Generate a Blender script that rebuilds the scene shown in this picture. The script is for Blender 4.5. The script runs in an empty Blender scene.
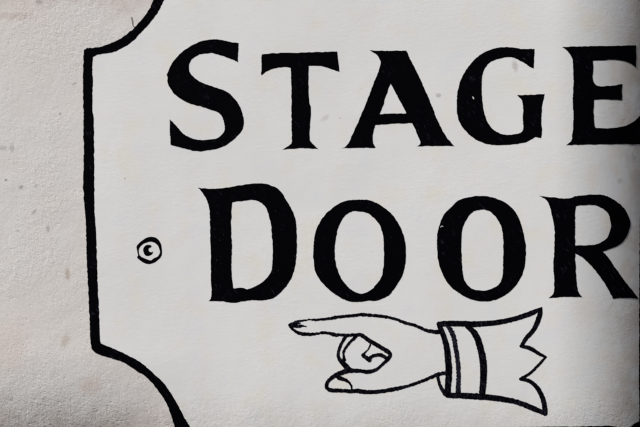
import bpy, math, random
from mathutils import Vector, noise
from mathutils.geometry import delaunay_2d_cdt

random.seed(7)
S = 0.0015                 # metres per drawing unit: the wall is drawn in units of 1.5 mm
CX, CY = 320.0, 213.5
CAM_D = 2.4
scene = bpy.context.scene
col = scene.collection

# ------------------------------------------------------------------ wall surface
XC, RC = (554 - CX) * S, 0.268          # start and radius of the rounded corner
XE = XC + RC

def sstep(a, b, t):
    t = min(1, max(0, (t - a) / (b - a)))
    return t * t * (3 - 2 * t)

def relief(x, z):
    """depth of the plaster face behind y = 0, without the corner"""
    d = 0.0011 * noise.noise(Vector((x * 3.1, z * 3.7, 4.2))) + 0.0004 * noise.noise(Vector((x * 11, z * 9, 1.7)))
    k = 1.1 * (1 - 0.85 * sstep(-0.34, -0.10, x))
    zc = (CY - 352) * S
    t = max(0.0, zc - z)
    if t < 0.14: d += k * t * t
    else: d += k * (0.14 * 0.14 + 0.28 * (t - 0.14) * (0.5 if t > .14 else 1))
    # hollow in the plaster at the top left
    return d

def depth(x, z):
    d = relief(x, z)
    if x > XC:
        q = min(x - XC, RC * 0.985)
        d += RC - math.sqrt(RC * RC - q * q)
    return d

def normal(x, z):
    e = 0.0015
    return Vector((depth(x + e, z) - depth(x - e, z), -2 * e, depth(x, z + e) - depth(x, z - e))).normalized()

def on_wall(u, v, off=0.0):
    X, Z = (u - CX) * S, (CY - v) * S
    x, z = X, Z
    for _ in range(6):
        f = (CAM_D + depth(x, z)) / CAM_D
        x, z = X * f, Z * f
    p = Vector((x, depth(x, z), z))
    return p + normal(x, z) * off

# ------------------------------------------------------------------ 2-D outlines
def pts(ox, oy, s, raw):
    return [(ox + p[0] / s, oy + p[1] / s, len(p) > 2) for p in raw]

def catmull(p0, p1, p2, p3, t):
    t2, t3 = t * t, t * t * t
    return 0.5 * (2 * p1 + (p2 - p0) * t + (2 * p0 - 5 * p1 + 4 * p2 - p3) * t2 + (3 * p1 - p0 - 3 * p2 + p3) * t3)

def smooth(P, step=0.6, closed=True):
    """P: (x, y, corner[, w]); spline through the points, broken at corners"""
    n = len(P); out = []
    rng = n if closed else n - 1
    for i in range(rng):
        a, b = P[i], P[(i + 1) % n]
        p0 = a if (a[2] or (not closed and i == 0)) else P[(i - 1) % n]
        p3 = b if (b[2] or (not closed and i + 2 >= n)) else P[(i + 2) % n]
        L = math.hypot(b[0] - a[0], b[1] - a[1])
        m = max(1, int(L / step))
        for k in range(m):
            t = k / m
            out.append([catmull(p0[j], a[j], b[j], p3[j], t) for j in ([0, 1] if len(a) < 4 else [0, 1, 3])] + [a[2] and k == 0])
    if not closed:
        a = P[-1]; out.append([a[0], a[1]] + ([a[3]] if len(a) > 3 else []) + [True])
    return out

def ragged(C, seed, amp=0.26):
    n = len(C); out = []
    for i in range(n):
        x, y = C[i][0], C[i][1]
        xa, ya = C[i - 1][0], C[i - 1][1]
        xb, yb = C[(i + 1) % n][0], C[(i + 1) % n][1]
        tx, ty = xb - xa, yb - ya
        L = math.hypot(tx, ty) or 1
        o = amp * (noise.noise(Vector((x * .22, y * .22, seed))) * 1.3 + noise.noise(Vector((x * .75, y * .75, seed + 9))) * .9)
        tick = noise.noise(Vector((x * .9, y * .9, seed + 31)))
        if tick > .42: o += (tick - .42) * 2.2 * amp
        if C[i][-1]: o *= .3
        out.append((x + ty / L * o, y - tx / L * o))
    return out

def stroke(P, seed, amp=0.2):
    """brush line: P = (x, y, width); returns an outline polygon"""
    Q = smooth([(p[0], p[1], False, p[2]) for p in P], .5, False)
    Lft, Rgt = [], []
    n = len(Q)
    for i, q in enumerate(Q):
        a, b = Q[max(0, i - 1)], Q[min(n - 1, i + 1)]
        tx, ty = b[0] - a[0], b[1] - a[1]
        L = math.hypot(tx, ty) or 1
        nx, ny = -ty / L, tx / L
        w = q[2] / 2
        e = amp * (noise.noise(Vector((q[0] * .6, q[1] * .6, seed))) + .6 * noise.noise(Vector((q[0] * 1.5, q[1] * 1.5, seed))))
        f = amp * (noise.noise(Vector((q[0] * .6, q[1] * .6, seed + 50))) + .6 * noise.noise(Vector((q[0] * 1.5, q[1] * 1.5, seed + 50))))
        Lft.append((q[0] + nx * (w + e), q[1] + ny * (w + e)))
        Rgt.append((q[0] - nx * (w + f), q[1] - ny * (w + f)))
    def cap(c, d, w):                                    # rounded end
        o = []
        a0 = math.atan2(d[1], d[0])
        for k in range(1, 6):
            a = a0 + math.pi / 2 - k * math.pi / 6
            o.append((c[0] + math.cos(a) * w, c[1] + math.sin(a) * w))
        return o
    e = Q[-1]; ep = Q[-2]; s0 = Q[0]; s1 = Q[1]
    endc = cap(e, (e[0] - ep[0], e[1] - ep[1]), e[2] / 2)
    begc = cap(s0, (s0[0] - s1[0], s0[1] - s1[1]), s0[2] / 2)
    return Lft + endc + Rgt[::-1] + begc

def winding(poly, x, y):
    w = 0; n = len(poly); x0, y0 = poly[-1]
    for x1, y1 in poly:
        if (y0 <= y) != (y1 <= y):
            t = (y - y0) / (y1 - y0)
            if x < x0 + t * (x1 - x0): w += 1 if y1 > y0 else -1
        x0, y0 = x1, y1
    return w

def paint(name, polys, holes, off, mat, parent, base=0.0, cell=5.0):
    """mesh that follows the wall face: union of polys minus holes, with its edge turned down to the wall"""
    allp = polys + holes
    V, E = [], []
    for P in allp:
        b = len(V)
        V += [Vector(p) for p in P]
        E += [(b + i, b + (i + 1) % len(P)) for i in range(len(P))]
    bbs = [(min(p[0] for p in P), min(p[1] for p in P), max(p[0] for p in P), max(p[1] for p in P)) for P in allp]
    def inside(x, y):
        hit = False
        for P, b in zip(polys, bbs):
            if b[0] <= x <= b[2] and b[1] <= y <= b[3] and winding(P, x, y): hit = True; break
        if not hit: return False
        for P, b in zip(holes, bbs[len(polys):]):
            if b[0] <= x <= b[2] and b[1] <= y <= b[3] and winding(P, x, y): return False
        return True
    x0 = min(b[0] for b in bbs); x1 = max(b[2] for b in bbs); y0 = min(b[1] for b in bbs); y1 = max(b[3] for b in bbs)
    j = 0; y = y0 + cell / 2
    while y < y1:
        x = x0 + cell * (.25 + .5 * (j % 2))
        while x < x1:
            if inside(x, y): V.append(Vector((x + random.uniform(-.3, .3), y + random.uniform(-.3, .3))))
            x += cell
        y += cell; j += 1
    ov, oe, of, *_ = delaunay_2d_cdt(V, E, [], 0, 1e-5)
    T = []
    for f in of:
        a, b, c = (ov[k] for k in f)
        ar = (b.x - a.x) * (c.y - a.y) - (c.x - a.x) * (b.y - a.y)
        if abs(ar) < 1e-7: continue
        if inside((a.x + b.x + c.x) / 3, (a.y + b.y + c.y) / 3):
            T.append(tuple(f) if ar < 0 else (f[0], f[2], f[1]))       # faces the viewer
    used = sorted({k for f in T for k in f}); idx = {k: i for i, k in enumerate(used)}
    verts = [on_wall(ov[k].x, ov[k].y, off) for k in used]
    faces = [tuple(idx[k] for k in f) for f in T]
    cnt = {}
    for f in faces:
        for a, b in ((f[0], f[1]), (f[1], f[2]), (f[2], f[0])): cnt[(a, b)] = 1
    rim = [(a, b) for (a, b) in cnt if (b, a) not in cnt]
    ntop = len(faces)
    hi, lo = {}, {}
    for k in {k for e in rim for k in e}:
        hi[k] = len(verts); verts.append(verts[k].copy())
        o = used[k]; lo[k] = len(verts); verts.append(on_wall(ov[o].x, ov[o].y, base))
    for a, b in rim: faces.append((hi[b], hi[a], lo[a], lo[b]))
    me = bpy.data.meshes.new(name); me.from_pydata([tuple(v) for v in verts], [], faces)
    me.update()
    for i, p in enumerate(me.polygons): p.use_smooth = i < ntop
    me.materials.append(mat)
    o = bpy.data.objects.new(name, me); col.objects.link(o); o.parent = parent
    return o

# ------------------------------------------------------------------ materials
class N:
    def __init__(s, name):
        s.m = bpy.data.materials.new(name); s.m.use_nodes = True
        s.t = s.m.node_tree; s.b = s.t.nodes['Principled BSDF']
        s.co = s.t.nodes.new('ShaderNodeTexCoord').outputs['Object']
    def n(s, typ, ins={}, **kw):
        d = s.t.nodes.new('ShaderNode' + typ)
        for k, v in kw.items(): setattr(d, k, v)
        for k, v in ins.items():
            if isinstance(v, bpy.types.NodeSocket): s.t.links.new(v, d.inputs[k])
            else: d.inputs[k].default_value = v
        return d
    def math(s, op, a, b=0.0, clamp=False):
        return s.n('Math', {0: a, 1: b}, operation=op, use_clamp=clamp).outputs[0]
    def mapped(s, rot=(0, 0, 0), scale=(1, 1, 1), loc=(0, 0, 0)):
        r = s.n('Mapping', {'Vector': s.co, 'Rotation': rot}).outputs[0]
        return s.n('Mapping', {'Vector': r, 'Scale': scale, 'Location': loc}).outputs[0]
    def noise(s, scale, detail=3, rough=.5, vec=None, dist=0.0):
        return s.n('TexNoise', {'Vector': vec or s.co, 'Scale': scale, 'Detail': detail, 'Roughness': rough, 'Distortion': dist}).outputs['Fac']
    def ramp(s, fac, a, b, lo=0.0, hi=1.0):
        return s.n('MapRange', {'Value': fac, 'From Min': a, 'From Max': b, 'To Min': lo, 'To Max': hi}, interpolation_type='SMOOTHSTEP').outputs[0]
    def mix(s, f, a, b):
        d = s.n('Mix', {}, data_type='RGBA')
        for sock, v in ((d.inputs[0], f), (d.inputs[6], a), (d.inputs[7], b)):
            if isinstance(v, bpy.types.NodeSocket): s.t.links.new(v, sock)
            else: sock.default_value = v if isinstance(v, float) else (*v, 1)
        return d.outputs[2]
    def spot(s, u, v, ru, rv, warp=.35, tilt=0.0):
        """soft-edged stain at a place on the wall"""
        p = on_wall(u, v)
        a = s.n('VectorMath', {0: s.co, 1: tuple(p)}, operation='SUBTRACT').outputs[0]
        a = s.n('Mapping', {'Vector': a, 'Rotation': (0, tilt, 0)}).outputs[0]
        a = s.n('Mapping', {'Vector': a, 'Scale': (1 / (ru * S), 0, 1 / (rv * S))}).outputs[0]
        l = s.n('VectorMath', {0: a}, operation='LENGTH').outputs['Value']
        l = s.math('ADD', l, s.math('MULTIPLY', s.math('SUBTRACT', s.noise(420, 2), .5), warp * 4))
        return s.ramp(l, .35, 1.15, 1, 0)
    def spots(s, colr, L):
        for c, f, a in L:
            colr = s.mix(s.math('MULTIPLY', s.spot(*a), f), colr, c)
        return colr

def plaster_height(g):
    """trowelled render: leaning ridges, grains and small pits (metres)"""
    diag = g.mapped(rot=(0, math.radians(-40), 0), scale=(1, 1, 2.0))
    a = g.noise(120, 4, .55, diag, .4)
    b = g.noise(290, 2, .55, diag)
    big = g.noise(34, 2, .5)
    patch = g.ramp(g.noise(9, 2), .38, .62, .35, 1)
    v = g.n('TexVoronoi', {'Vector': diag, 'Scale': 105.0, 'Randomness': 1.0}).outputs['Distance']
    pitm = g.ramp(g.noise(46, 1), .53, .62)
    pit = g.math('MULTIPLY', g.ramp(v, .10, .34, -1, 0), pitm)
    h = g.math('MULTIPLY', g.math('ADD', g.math('MULTIPLY', a, .0015), g.math('MULTIPLY', b, .0008)), patch)
    h = g.math('ADD', h, g.math('MULTIPLY', big, .0011))
    h = g.math('ADD', h, g.math('MULTIPLY', pit, .00042))
    h = g.math('ADD', h, g.math('MULTIPLY', g.noise(560, 1, .5), .00034))
    z = g.n('SeparateXYZ', {0: g.co}).outputs['Z']
    return g.math('MULTIPLY', h, g.ramp(z, (CY - 425) * S, (CY - 350) * S, 1.35, 1))

# --- house wall
g = N('weathered_lime_render')
c = g.mix(g.ramp(g.noise(5, 3), .38, .64), (.640, .614, .600), (.648, .640, .632))
c = g.mix(g.ramp(g.noise(16, 4, .6), .55, .75, 0, .35), c, (.615, .55, .525))
c = g.mix(g.ramp(g.noise(140, 4, .7), .52, .75, 0, .30), c, (.50, .47, .45))
c = g.mix(g.ramp(g.noise(60, 4, .7), .35, .20, 0, .4), c, (.74, .73, .71))
c = g.mix(g.ramp(g.noise(330, 2, .6, g.mapped(rot=(0, math.radians(-40), 0), scale=(1, 1, 1.7))), .56, .74, 0, .32), c, (.40, .37, .355))
c = g.mix(g.ramp(g.noise(300, 2, .6, g.mapped(rot=(0, math.radians(-40), 0), scale=(1, 1, 1.7), loc=(4, 4, 4))), .58, .74, 0, .5), c, (.80, .78, .76))
sep = g.n('SeparateXYZ', {0: g.co})
# darker pinkish brown, in blotches, towards the bottom and again at the top
wob = g.math('MULTIPLY', g.math('SUBTRACT', g.noise(14, 4, .6), .5), .10)
low = g.ramp(g.math('ADD', sep.outputs['Z'], wob), (CY - 440) * S, (CY - 385) * S, 1, 0)
c = g.mix(g.math('MULTIPLY', low, g.ramp(g.noise(70, 4, .7), .30, .62, .15, .7)), c, (.46, .405, .385))
top = g.ramp(g.math('ADD', sep.outputs['Z'], wob), (CY - 22) * S, (CY + 6) * S, 0, .55)
c = g.mix(g.math('MULTIPLY', top, g.ramp(g.noise(80, 3, .6), .35, .6, .3, 1)), c, (.52, .455, .43))
brown = (.37, .29, .22); grey = (.22, .20, .19)
c = g.spots(c, [(brown, .55, (67.5, 274, 3.2, 8, .2, .1)), (brown, .42, (65, 341, 5, 9, .3, -.4)), (grey, .8, (6, 180, 1.6, 1.6, .1)),
    (grey, .6, (21, 187, 3.2, 2.2, .2, .6)), (grey, .4, (36, 186, 2, 2, .2)), (grey, .45, (74, 84, 4, 1.3, .2, .5)), (grey, .6, (60, 114, 1.6, 1.6, .2)),
    (grey, .5, (39, 2, 4, 3, .3)), (grey, .35, (3, 148, 5, 3, .3)), (grey, .35, (12, 148, 3, 5, .3)), (grey, .5, (18, 231, 1.3, 1.3, .1)),
    (grey, .45, (34, 212, 4.5, 2, .2, .8)), (grey, .4, (48, 229, 2.5, 5, .2)), ((.60, .50, .46), .4, (8, 345, 22, 26, .5)), ((.50, .42, .40), .5, (12, 16, 26, 4, .4)),
    ((.58, .48, .44), .5, (90, 385, 14, 12, .5)), (grey, .5, (11, 399, 3, 1.5, .2, .5)), (grey, .45, (43, 399, 2.6, 1.3, .2))])
g.t.links.new(c, g.b.inputs['Base Color'])
g.b.inputs['Roughness'].default_value = .88
g.b.inputs['Specular IOR Level'].default_value = .25
bump = g.n('Bump', {'Height': plaster_height(g), 'Distance': 1.0, 'Strength': .54})
g.t.links.new(bump.outputs[0], g.b.inputs['Normal'])
M_WALL = g.m

# --- white sign paint
g = N('brushed_white_masonry_paint')
c = g.mix(g.ramp(g.noise(6, 3), .35, .65), (.698, .712, .718), (.722, .734, .742))
c = g.mix(g.ramp(g.noise(19, 3, .6), .50, .68, 0, .75), c, (.715, .695, .650))
c = g.mix(g.ramp(g.noise(13, 2, .5, g.mapped(loc=(3, 1, 7))), .55, .72, 0, .4), c, (.680, .705, .670))
c = g.mix(g.ramp(g.noise(24, 2, .5, g.mapped(loc=(5, 2, 3))), .52, .70, 0, .6), c, (.690, .702, .735))
c = g.mix(g.ramp(g.noise(170, 3, .7), .56, .78, 0, .25), c, (.56, .55, .53))
sep = g.n('SeparateXYZ', {0: g.co})
wob = g.math('MULTIPLY', g.math('SUBTRACT', g.noise(16, 4, .6), .5), .10)
low = g.ramp(g.math('ADD', sep.outputs['Z'], wob), (CY - 445) * S, (CY - 385) * S, .5, 0)
c = g.mix(low, c, (.55, .53, .50))
# warm shade of the turned corner, painted into the sign colour in blotches
corner_shade = g.ramp(g.math('ADD', sep.outputs['X'], wob), (592 - CX) * S, (650 - CX) * S, 0, .8)
c = g.mix(g.math('MULTIPLY', corner_shade, g.ramp(g.noise(28, 4, .65), .36, .62, .3, 1)), c, (.50, .43, .36))
sm = (.36, .33, .31)
c = g.spots(c, [(sm, .5, (515, 66, 3.6, 7, .3, .2)), (sm, .6, (438.5, 95.5, 3.6, 2.6, .3)), ((.25, .22, .20), .6, (125, 178.5, 1.3, 1.0, .1)),
    ((.70, .62, .50), .3, (316, 24, 9, 8, .4)), ((.70, .62, .50), .4, (590, 22, 12, 12, .5)), ((.66, .60, .52), .35, (585, 310, 16, 22, .5)), (sm, .35, (325, 118, 6, 3, .5, .6)), (sm, .4, (613, 370, 1.4, 1.0, .2)),
    (sm, .45, (634, 157, 2, 6, .3, .4)), (sm, .35, (620, 181, 4, 3, .3)), ((.70, .61, .52), .35, (592, 178, 10, 16, .5)), (sm, .4, (340, 118, 2, 1, .2))])
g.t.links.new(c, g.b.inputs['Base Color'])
g.b.inputs['Roughness'].default_value = .62
g.b.inputs['Specular IOR Level'].default_value = .3
brush = g.noise(260, 3, .6, g.mapped(rot=(0, math.radians(7), 0), scale=(.22, 1, 1)), .3)
brush2 = g.noise(420, 2, .6, g.mapped(rot=(0, math.radians(-38), 0), scale=(.4, 1, 1)))
rough = g.math('MULTIPLY', plaster_height(g), g.ramp(sep.outputs['Z'], (CY - 425) * S, (CY - 385) * S, .65, .27))
h = g.math('ADD', rough, g.math('MULTIPLY', g.math('MULTIPLY', brush, g.ramp(g.noise(13, 2), .35, .65, .4, 1.2)), .00021))
h = g.math('ADD', h, g.math('MULTIPLY', brush2, .00010))
bump = g.n('Bump', {'Height': h, 'Distance': 1.0, 'Strength': .5})
g.t.links.new(bump.outputs[0], g.b.inputs['Normal'])
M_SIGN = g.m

# --- black signwriter's enamel
def black(name, thin, dry=0.0):
    g = N(name)
    st = g.noise(300, 3, .7, g.mapped(rot=(0, math.radians(38), 0), scale=(1, 1, .28)), .3)
    fl = g.noise(650, 2, .6)
    if dry: f = g.ramp(g.noise(520, 3, .7, g.mapped(rot=(0, math.radians(8), 0), scale=(1, 1, .35))), .50 - .12 * dry, .74 - .1 * dry)
    else: f = g.math('MULTIPLY', g.ramp(st, .56, .78), g.ramp(g.noise(24, 2), .42, .62))
    c = g.mix(g.math('MULTIPLY', f, thin), (.0008, .0007, .0016), (.019, .019, .032))
    c = g.mix(g.math('MULTIPLY', g.ramp(fl, .74, .80), thin), c, (.16, .16, .17))
    g.t.links.new(c, g.b.inputs['Base Color'])
    g.b.inputs['Roughness'].default_value = .7
    g.b.inputs['Specular IOR Level'].default_value = 0.02
    h = g.math('ADD', g.math('MULTIPLY', plaster_height(g), .3), g.math('MULTIPLY', st, .0002))
    bump = g.n('Bump', {'Height': h, 'Distance': 1.0, 'Strength': .4})
    g.t.links.new(bump.outputs[0], g.b.inputs['Normal'])
    return g.m
M_BLACK = black('black_sign_enamel', .9)
M_LINE = black('thin_black_brush_line', 1.0, .25)
M_DRY = black('dry_black_brush_line', 1.3, 1.0)
g = N('bare_chip'); g.b.inputs['Base Color'].default_value = (.55, .54, .53, 1); g.b.inputs['Roughness'].default_value = .8; M_CHIP = g.m
g = N('grey_scratch'); g.b.inputs['Base Color'].default_value = (.20, .185, .18, 1); g.b.inputs['Roughness'].default_value = .9; M_SCR = g.m

# ------------------------------------------------------------------ the wall
def make_wall():
    xs = [-1.5 + .05 * i for i in range(17)]
    x = -0.66
    while x < XC - .0001: xs.append(x); x += .005
    xs.append(XC)
    zs = [-1.2 + .05 * i for i in range(16)]
    z = -0.42
    while z < .42: zs.append(z); z += .005
    zs += [.42 + .05 * i for i in range(17)]
    nA = 60
    verts, faces = [], []
    for z in zs:
        row = [(x, relief(x, z), z) for x in xs]
        for k in range(1, nA + 1):
            a = math.pi / 2 * k / nA
            X = XC + RC * math.sin(a)
            row.append((X, relief(X, z) + RC * (1 - math.cos(a)), z))
        row += [(XE, .45, z), (XE, .7, z), (-.4, .7, z), (-1.5, .7, z)]
        verts += row
    n = len(xs) + nA + 4
    for j in range(len(zs) - 1):
        for i in range(n):
            k = (i + 1) % n
            faces.append((j * n + i, j * n + k, (j + 1) * n + k, (j + 1) * n + i))
    faces.append(tuple(range(n))[::-1]); faces.append(tuple((len(zs) - 1) * n + i for i in range(n)))
    me = bpy.data.meshes.new('house_wall'); me.from_pydata(verts, [], faces); me.update()
    for i, p in enumerate(me.polygons):
        p.use_smooth = len(p.vertices) == 4 and (i % n) < n - 5
    me.materials.append(M_WALL)
    o = bpy.data.objects.new('house_wall', me); col.objects.link(o)
    return o
wall = make_wall()
wall['label'] = 'pale beige rough rendered wall with rounded right corner behind the painted sign'
wall['category'] = 'wall'
paint('scratch', [stroke([(131.6, 17.5, 1.2), (132.3, 21, 1.3), (133.0, 25.5, 1.0), (134.6, 27.6, 1.2)], 3)], [], .0004, M_SCR, wall)['label'] = 'short dark scratch above the sign border'

# ------------------------------------------------------------------ the sign
sign = bpy.data.objects.new('painted_sign', None); col.objects.link(sign)
sign['label'] = 'white hand-painted STAGE DOOR sign with black border, letters and pointing hand'
sign['category'] = 'sign'
sign.empty_display_size = .1

OUT = ([(640, -40), (176, -40, 1), (168, -18)] + [(70 + a / 3.558, b / 3.558) for a, b in ((303, -10), (275, 45), (230, 98), (190, 130), (150, 152), (100, 168), (66, 171))] +
       [(70 + 49 / 3.558, 179 / 3.558, 1), (83.2, 67), (82.9, 84), (83.5, 105), (83.3, 125), (83.7, 157), (83.3, 190), (85.8, 223), (86.7, 260), (88.2, 290), (89.6, 320), (90.2, 338.7),
        (92, 349.5, 1), (96.8, 353.5), (108.7, 357.4), (123.5, 362.5), (135.4, 369.9), (147.3, 378), (159.2, 392.2), (168.2, 407), (174.5, 427), (180, 450, 1), (300, 447), (640, 440, 1), (653, 436), (654, 410), (654, 200), (654, 0)])
INN = ([(641.5, -30), (185, -30, 1), (173, -12)] + [(70 + a / 3.558, b / 3.558) for a, b in ((335, 0), (315, 40), (290, 75), (245, 125), (205, 160), (155, 185), (100, 195))] +
       [(70 + 81 / 3.558, 203 / 3.558, 1), (92.3, 70), (92.8, 84), (92.5, 107), (93.7, 125), (94.2, 167), (94.2, 204), (96, 232), (97, 260), (98.4, 298), (99.3, 320), (100, 338),
        (100.8, 343.4, 1), (114.6, 349), (129.5, 356), (141.4, 363), (154.8, 374.4), (165, 384.8), (174, 398), (183, 414.5), (190.2, 427), (199, 441, 1), (300, 434), (430, 429), (540, 426.7), (580, 426.3), (599, 425.7), (611, 425.5), (620, 427.2), (629, 427.5), (633.5, 424), (636, 422.4), (638, 421.4),
        (639.0, 417), (638.9, 370), (639.1, 300), (639.8, 230), (641.2, 180), (641.5, 90)])
def flag(L): return [(p[0], p[1], len(p) > 2) for p in L]
mid_left = [(640, -35), (180, -35), (164, -4), (152.5, 16), (133, 36), (112, 46.5), (88, 52), (88, 90), (88.6, 190), (92, 260), (94.5, 325), (96, 347), (126, 360), (151, 376), (170, 403), (182, 427), (190, 445), (300, 440), (640, 434), (648, 430), (648, 200), (648, -35)]
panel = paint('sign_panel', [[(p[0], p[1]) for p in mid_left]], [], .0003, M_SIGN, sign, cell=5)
border = paint('border', [ragged(smooth(flag(OUT), .8), 3, .42)], [ragged(smooth(flag(INN), .8), 5, .38)], .0005, M_BLACK, sign, base=-.0002)

S_OUT = [(238.7,43.3,1),(229.8,41.8),(221.9,40.0),(214.1,39.4),(206.3,40.2),(197.6,42.5),(185.1,49.6),(177.2,56.6),(171.8,63.7),(168.6,70),(166.8,74.7,1),(167.5,77),(167.8,83.3),(171.5,90.6),
 (178.8,97.8),(191.3,104.1),(200.4,106.3),(208.5,109.1),(217.2,112.3),(221.2,115.4),(223.5,120.6),(224.6,126.8),(223.5,132.3),(218.8,137.3),(212.5,139.1),(200,140),(189.8,137.5),(181.9,132.3),(175.7,125.3),(169.7,119,1),
 (170,130),(170.3,144.9,1),(180.4,147.5),(191.3,150.3),(199.2,151.4),(209.7,150.1),(220.4,147.7),(229.8,142.5),(237.6,135.5),(242.6,129.2),(243.6,119.8),(241.5,110.4),(237.6,102.5),(232.1,96.1),(225.1,90.8),(215.7,87.7),(208.7,84.9),(200.4,82.0),
 (193.7,77),(189.8,72.3),(188.7,68.4),(189.5,63.7),(192.1,59),(197.6,55.4),(203.1,53.8),(213,53.4),(220.4,55.4),(228.2,57.9),(237.9,62.1,1)]
k = 3.285
LET = [
 ('S', [flag(S_OUT)], []),
 ('T', [pts(250,30,k,[(38,80,1),(90,76),(180,74),(286,71,1),(294,138,1),(270,130),(235,119),(193,118,1),(192,160),(194,230),(200,260),(197,310),(196,355),(200,368),(225,391,1),(170,389),(107,393,1),(130,378),(137,365),(136,300),(136,200),(134,124,1),(110,122),(75,128),(55,136),(37,149,1)])], []),
 ('A', [pts(340,30,k,[(98,67,1),(140,68),(218,68,1),(235,105),(265,165),(300,245),(315,285),(345,345),(376,382,1),(330,381),(253,382,1),(264,372),(255,345),(237,306,1),(180,308),(117,312,1),(108,340),(108,368),(117,387,1),(60,387),(6,389,1),(25,375),(45,335),(75,265),(105,190),(132,115),(130,95),(118,80)])],
       [pts(340,30,k,[(166,176,1),(195,230),(218,274,1),(175,274),(131,276,1),(145,235)])]),
 ('G', [pts(450,30,k,[(278,62,1),(240,62),(190,56),(150,60),(105,78),(65,115),(35,165),(22,225),(25,285),(45,325),(85,360),(130,376),(180,378),(235,372),(265,361),(280,352),(299,356,1),(302,330),(300,300),(302,255),(311,210,1),(270,213),(219,214,1),(235,230),(240,255),(239,290),(240,325),(225,340),(190,344),(160,338),(135,320),(118,290),(108,250),(104,200),(106,150),(118,120),(140,102),(180,90),(205,90),(225,98),(275,128,1)])], []),
 ('E', [pts(560,30,k,[(8,56,1),(60,54),(150,53),(249,50,1),(250,80),(249,123,1),(225,107),(180,98),(150,99),(107,101,1),(109,130),(107,160),(112,174),(125,184),(160,184),(204,177,1),(202,205),(204,231,1),(150,228),(112,229,1),(110,260),(111,290),(115,321,1),(150,323),(200,318),(235,305),(266,278,1),(268,376,1),(200,375),(100,376),(20,378,1),(35,365),(40,345),(44,290),(41,230),(44,180),(42,110),(40,95),(30,75)])], []),
 ('D', [pts(190,175,3.163,[(25,40,1),(60,43),(100,42),(150,34),(200,27),(240,28),(280,45),(305,80),(322,110),(334,145),(338,200),(336,260),(325,315),(305,350),(270,385),(240,395),(190,396),(140,404),(100,400),(58,399,1),(68,380),(66,330),(66,260),(64,200),(63,140),(58,95),(45,65)])],
       [pts(190,175,3.163,[(133,86,1),(165,82),(205,80),(235,97),(250,130),(257,170),(261,230),(259,290),(248,320),(220,345),(185,360),(165,356),(137,358,1),(131,300),(133,230),(130,160)])]),
 ('first O', [pts(305,190,3.557,[(200,34),(240,40),(285,65),(320,100),(345,145),(357,195),(358,250),(348,300),(325,340),(300,372),(260,392),(225,394),(175,399),(130,385),(85,355),(50,315),(36,285),(29,235),(32,180),(40,140),(65,95),(100,62),(140,40)])],
       [pts(305,190,3.557,[(195,77),(225,84),(255,110),(275,150),(280,200),(280,260),(272,305),(250,340),(225,360),(195,368),(160,350),(130,315),(112,270),(106,225),(110,170),(120,130),(140,95),(165,78)])]),
 ('second O', [pts(430,190,3.557,[(185,21),(230,28),(275,50),(305,80),(325,125),(338,180),(341,225),(335,280),(315,325),(285,360),(240,388),(190,397),(150,390),(110,372),(70,340),(45,300),(30,255),(25,200),(27,150),(45,95),(75,60),(105,35),(145,24)])],
       [pts(430,190,3.557,[(185,70),(215,78),(240,105),(257,145),(261,200),(260,250),(258,300),(245,335),(215,352),(185,357),(150,350),(125,325),(115,285),(112,230),(112,180),(115,140),(130,105),(150,80)])]),
 ('R', [pts(535,185,3.417,[(14,37,1),(60,42),(110,46),(150,36),(220,33),(260,45),(300,75),(322,115),(324,145),(310,180),(285,205),(231,227,1),(250,248),(300,320),(354,388,1),(310,386),(266,388,1),(240,340),(200,285),(165,250),(137,234,1),(138,270),(141,330),(148,365),(161,383,1),(110,382),(46,386,1),(62,370),(66,330),(62,270),(66,220),(66,150),(55,90),(45,60),(35,48)])],
       [pts(535,185,3.417,[(138,72,1),(170,68),(210,70),(240,88),(256,115),(258,150),(245,180),(215,200),(170,206),(137,207,1),(136,150)])]),
]
for i, (nm, P, H) in enumerate(LET):
    o = paint('letter', [ragged(smooth(p), i * 7.3 + 1, .34) for p in P], [ragged(smooth(p), i * 7.3 + 4, .34) for p in H], .00062 if nm in 'ER' else .00055, M_BLACK, sign, base=.0001)
    word = 'STAGE' if i < 5 else 'DOOR'
    o['label'] = 'black painted letter %s of the word %s' % (nm.split()[-1], word) if ' ' not in nm else 'black painted %s of the word DOOR' % nm.replace('O', 'letter O')
    if nm == 'G':
        paint('paint_chip', [stroke([(472.7, 97, 1.0), (473.6, 98.6, 1.3)], 1, .1)], [], .0007, M_CHIP, o, base=.0004, cell=2)
    if nm == 'second O':
        paint('paint_chip', [stroke([(440.6, 227.4, .5), (441.6, 226.0, .8), (443.0, 226.4, .5)], 5, .1)], [], .0007, M_CHIP, o, base=.0004, cell=2)

# painted screw head
ks = 8.54
sc_o = pts(125,225,ks,[(235,100),(270,112),(300,145),(313,190),(316,240),(308,270),(275,305),(240,325),(200,333),(160,322),(120,295),(103,275),(112,260),(103,220),(100,180),(125,150),(165,120),(200,103)])
sc_i = pts(125,225,ks,[(215,143),(250,150),(280,175),(293,205),(297,235),(280,268),(245,285),(224,300),(205,298),(170,285),(135,268),(120,240),(120,205),(140,175),(170,155)])
dot = pts(125,225,ks,[(180,172),(215,170),(226,184),(202,202),(206,224),(225,232),(240,226),(230,250),(200,264),(175,260),(160,235),(157,200)])
scr = paint('painted_screw', [ragged(smooth(sc_o, .4), 2, .12)], [ragged(smooth(sc_i, .4), 6, .12)], .0005, M_BLACK, sign, base=.0001, cell=2)
paint('screw_slot', [ragged(smooth(dot, .3), 8, .1)], [], .0005, M_BLACK, scr, base=.0001, cell=2)

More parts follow.
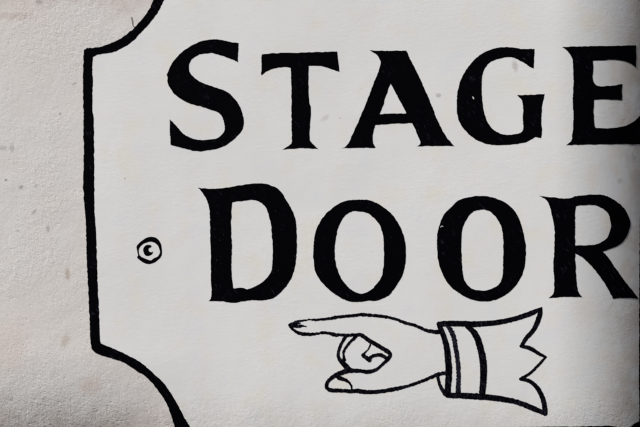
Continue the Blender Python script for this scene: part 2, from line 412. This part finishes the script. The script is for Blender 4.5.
# pointing hand
def strokes(L, seed, amp=.52): return [stroke([(p[0], p[1], p[2] + .35) for p in s], seed + i * 3.7, amp) for i, s in enumerate(L)]
HAND = [
 [(292.2,323.3,1.6),(295.5,321.7,1.7),(300.2,320.8,1.8),(307.0,320,1.2)],
 [(308.1,319.4,1),(315.6,319.8,2.1),(322.2,319.2,2.4),(328.7,318.6,2.6),(334.4,317.5,3),(340,316.7,2.8),(353.5,315.5,2.8),(361.3,314.6,3.1),(371.3,315.3,3),(382.4,316.3,3),(391.3,318.0,2.6),(397,319.6,2.6),(405.8,323,3),(415.1,325.4,2.9),(426.8,330.4,3.3),(437.4,332.0,4),(442,331.5,3.5)],
 [(290.3,325,3),(289.9,326.6,2),(294,330.1,2.5),(298.7,333,3),(304.4,333.9,3.5),(310.9,334.2,3),(317.5,333.6,2),(323.1,332.6,2.5),(329.7,333.4,2.8),(335.3,334.8,3.5),(341,334.7,2.8),(347,335.2,2.8),(357.9,334.6,3)],
 [(352,370.6,3.5),(356.5,371,3),(360,370.9,3)],
 [(353.5,390.8,3.5),(358.1,390.8,4.5),(363.8,391.7,4.2),(372.5,391.9,4),(381.3,391.2,3.6),(394,389,4),(405.8,386.5,3),(417.5,382.7,3),(429.2,378,3),(437.4,374.5,3.5),(444.4,373,3.5)],
]
NAIL = [[(289.8,325,3.2),(294,325.8,3.0),(299,326.2,2.8),(302.5,325.8,1.5),(306,326.4,.9)], [(291,323.6,2.0),(295,323.6,2),(300,323,1)]]
FOLD = [
 [(356.3,335.3,3),(361,334.9,3.6),(368.6,340,4),(376.8,344.8,4),(383.9,349.2,4),(388.5,352.0,4),(390,355.2,3.5),(387.4,359.5,3.4),(381.5,365.1,2.5),(375.7,369.6,3),(367.5,371.7,3.8),(359.3,370.5,3.4),(352.2,370.4,4)],
 [(370.4,344.6,1.3),(367.5,349.9,1.2),(364.2,353.2,1.8),(362.8,355.2,3.2)],
 [(363.2,355,3.8),(366.5,358,4),(369.6,360.2,3.6)],
 [(368.6,359.6,3),(371.8,356.4,3),(376.8,354.9,3),(381.5,355.2,3.5),(386.2,357.8,3.2)],
 [(345.4,336.4,3),(341.1,344.1,2.8),(338.4,352.2,2.8),(338.8,358.1,3.5),(342.9,362.9,4.8),(347.6,368,5.4),(351,370.6,4.6)],
 [(355.2,337,3.4),(349.3,342.9,2.1),(344.6,349.3,2.2),(343.4,354.6,2),(344.4,359.7,3)],
]
THUMB = [
 [(350.5,370.2,4.4),(343,372,4.5),(336.4,374.8,4),(329.8,379.1,3.3),(326.6,384.1,3.2),(327.1,387.9,3.5),(330.9,390.0,3.8),(339.7,390.4,3.5),(349.5,391,3.5),(354,390.8,3.8)],
]
TNAIL = [[(336.6,376.0,3),(339.7,378,4),(345.2,379.7,3),(349,382.4,2),(351.2,385.7,1.5),(351.7,389.4,1.3)]]
CUFF = [
 [(439,324,5),(449.9,323.4,5.3),(461.8,323.6,5.4),(473.8,324,5.4),(480,323.9,5.4)],
 [(439.6,326,5),(443.9,336.9,5.3),(446.9,348.8,5.8),(448.3,362.8,6.2),(448.6,374.7,6.4),(448.0,384.7,6),(447.4,393,6)],
 [(437.6,375.7,2.8),(439.4,383.7,2.8),(442.9,390.6,3.8),(447.9,394.8,5.2),(459.9,395.4,5.4),(472,396,5.8),(482.5,396.7,6)],
 [(466.8,326,4),(474.8,333.5,6),(480.0,346.8,6.4),(483.1,362.8,6.8),(483.3,378.7,6.4),(482.1,393.6,6)],
]
SLEEVE = [
 [(478,323.9,5.2),(487.7,323.3,5.2),(496.5,322.5,5),(513.4,319.1,4.6),(527.4,314.6,4.8),(535.5,311.2,4.2),(541.6,307.8,1.4)],
 [(541.4,307.8,1.6),(540.4,312,4.2),(538.4,319,5),(533.6,329.5,4.4),(526,338.4,4),(521.6,345.4,3.4)],
 [(521,346,3),(530.2,348.3,3.8),(538.7,353.4,3.3),(545.6,357,2.2)],
 [(545.4,357.2,2),(538.7,364.6,2.4),(530.2,373,2.4),(520.6,378.9,2.8)],
 [(520.4,378.9,2.8),(530.2,381.5,3.8),(538.7,389.9,4.3),(543.5,401.1,4.8),(545.1,412.9,5)],
 [(545.3,413.6,4),(533,408.3,5.2),(519,402.7,5),(502.1,398.9,5.4),(482.5,396.7,5.8)],
]
hand = paint('pointing_hand', strokes(HAND, 11), [], .00050, M_LINE, sign, base=.0001, cell=2.5)
hand['label'] = 'black outline of a hand pointing left'
paint('fingernail', strokes(NAIL, 21), [], .00058, M_LINE, hand, base=.0001, cell=2.5)
paint('folded_finger', strokes(FOLD, 31), [], .00062, M_LINE, hand, base=.0001, cell=2.5)
th = paint('thumb', strokes(THUMB, 41), [], .00068, M_LINE, hand, base=.0001, cell=2.5)
paint('thumbnail', strokes(TNAIL, 45), [], .00074, M_LINE, hand, base=.0001, cell=2.5)
paint('cuff', strokes(CUFF, 51, .45), [], .00066, M_LINE, hand, base=.0001, cell=2.5)
paint('cuff_stripe', strokes([[(447.9,326,4),(452.9,334.9,4.8),(455.9,348.8,4.2),(457.9,362.8,4.3),(458.5,376.7,4),(457.9,391.6,5)]], 71, .7), [], .00058, M_DRY, hand, base=.0001, cell=2.5)
paint('sleeve', strokes(SLEEVE, 61, .42), [], .00054, M_LINE, hand, base=.0001, cell=2.5)

# ------------------------------------------------------------------ light
EL, AZ = math.radians(44), math.radians(-56)         # azimuth from the wall's outward normal, to the left
d = Vector((math.cos(EL) * math.sin(AZ), -math.cos(EL) * math.cos(AZ), math.sin(EL)))
sun = bpy.data.lights.new('sun', 'SUN'); sun.energy = 3.4; sun.angle = math.radians(4); sun.color = (1, .988, .972)
so = bpy.data.objects.new('sun', sun); col.objects.link(so)
so.rotation_euler = d.to_track_quat('Z', 'Y').to_euler(); so.location = d * 5
w = bpy.data.worlds.new('World'); scene.world = w; w.use_nodes = True
nt = w.node_tree; bg = nt.nodes['Background']
sky = nt.nodes.new('ShaderNodeTexSky'); sky.sky_type = 'NISHITA'; sky.sun_disc = False
sky.sun_elevation = EL; sky.sun_rotation = math.atan2(d.x, d.y)
sky.dust_density = 5; sky.air_density = 1.0; sky.ozone_density = .5
nt.links.new(sky.outputs[0], bg.inputs[0]); bg.inputs[1].default_value = .06

# ------------------------------------------------------------------ camera
cam = bpy.data.cameras.new('camera'); co = bpy.data.objects.new('camera', cam); col.objects.link(co)
co.location = (0, -CAM_D, 0); co.rotation_euler = (math.pi / 2, 0, 0)
cam.sensor_width = 36; cam.lens = 36 * CAM_D / (640 * S); cam.clip_end = 100
cam.dof.use_dof = False
scene.camera = co
scene.view_settings.view_transform = 'Standard'; scene.view_settings.look = 'None'
scene.view_settings.exposure = 0.43; scene.view_settings.gamma = 1
scene.cycles.filter_width = 2.0
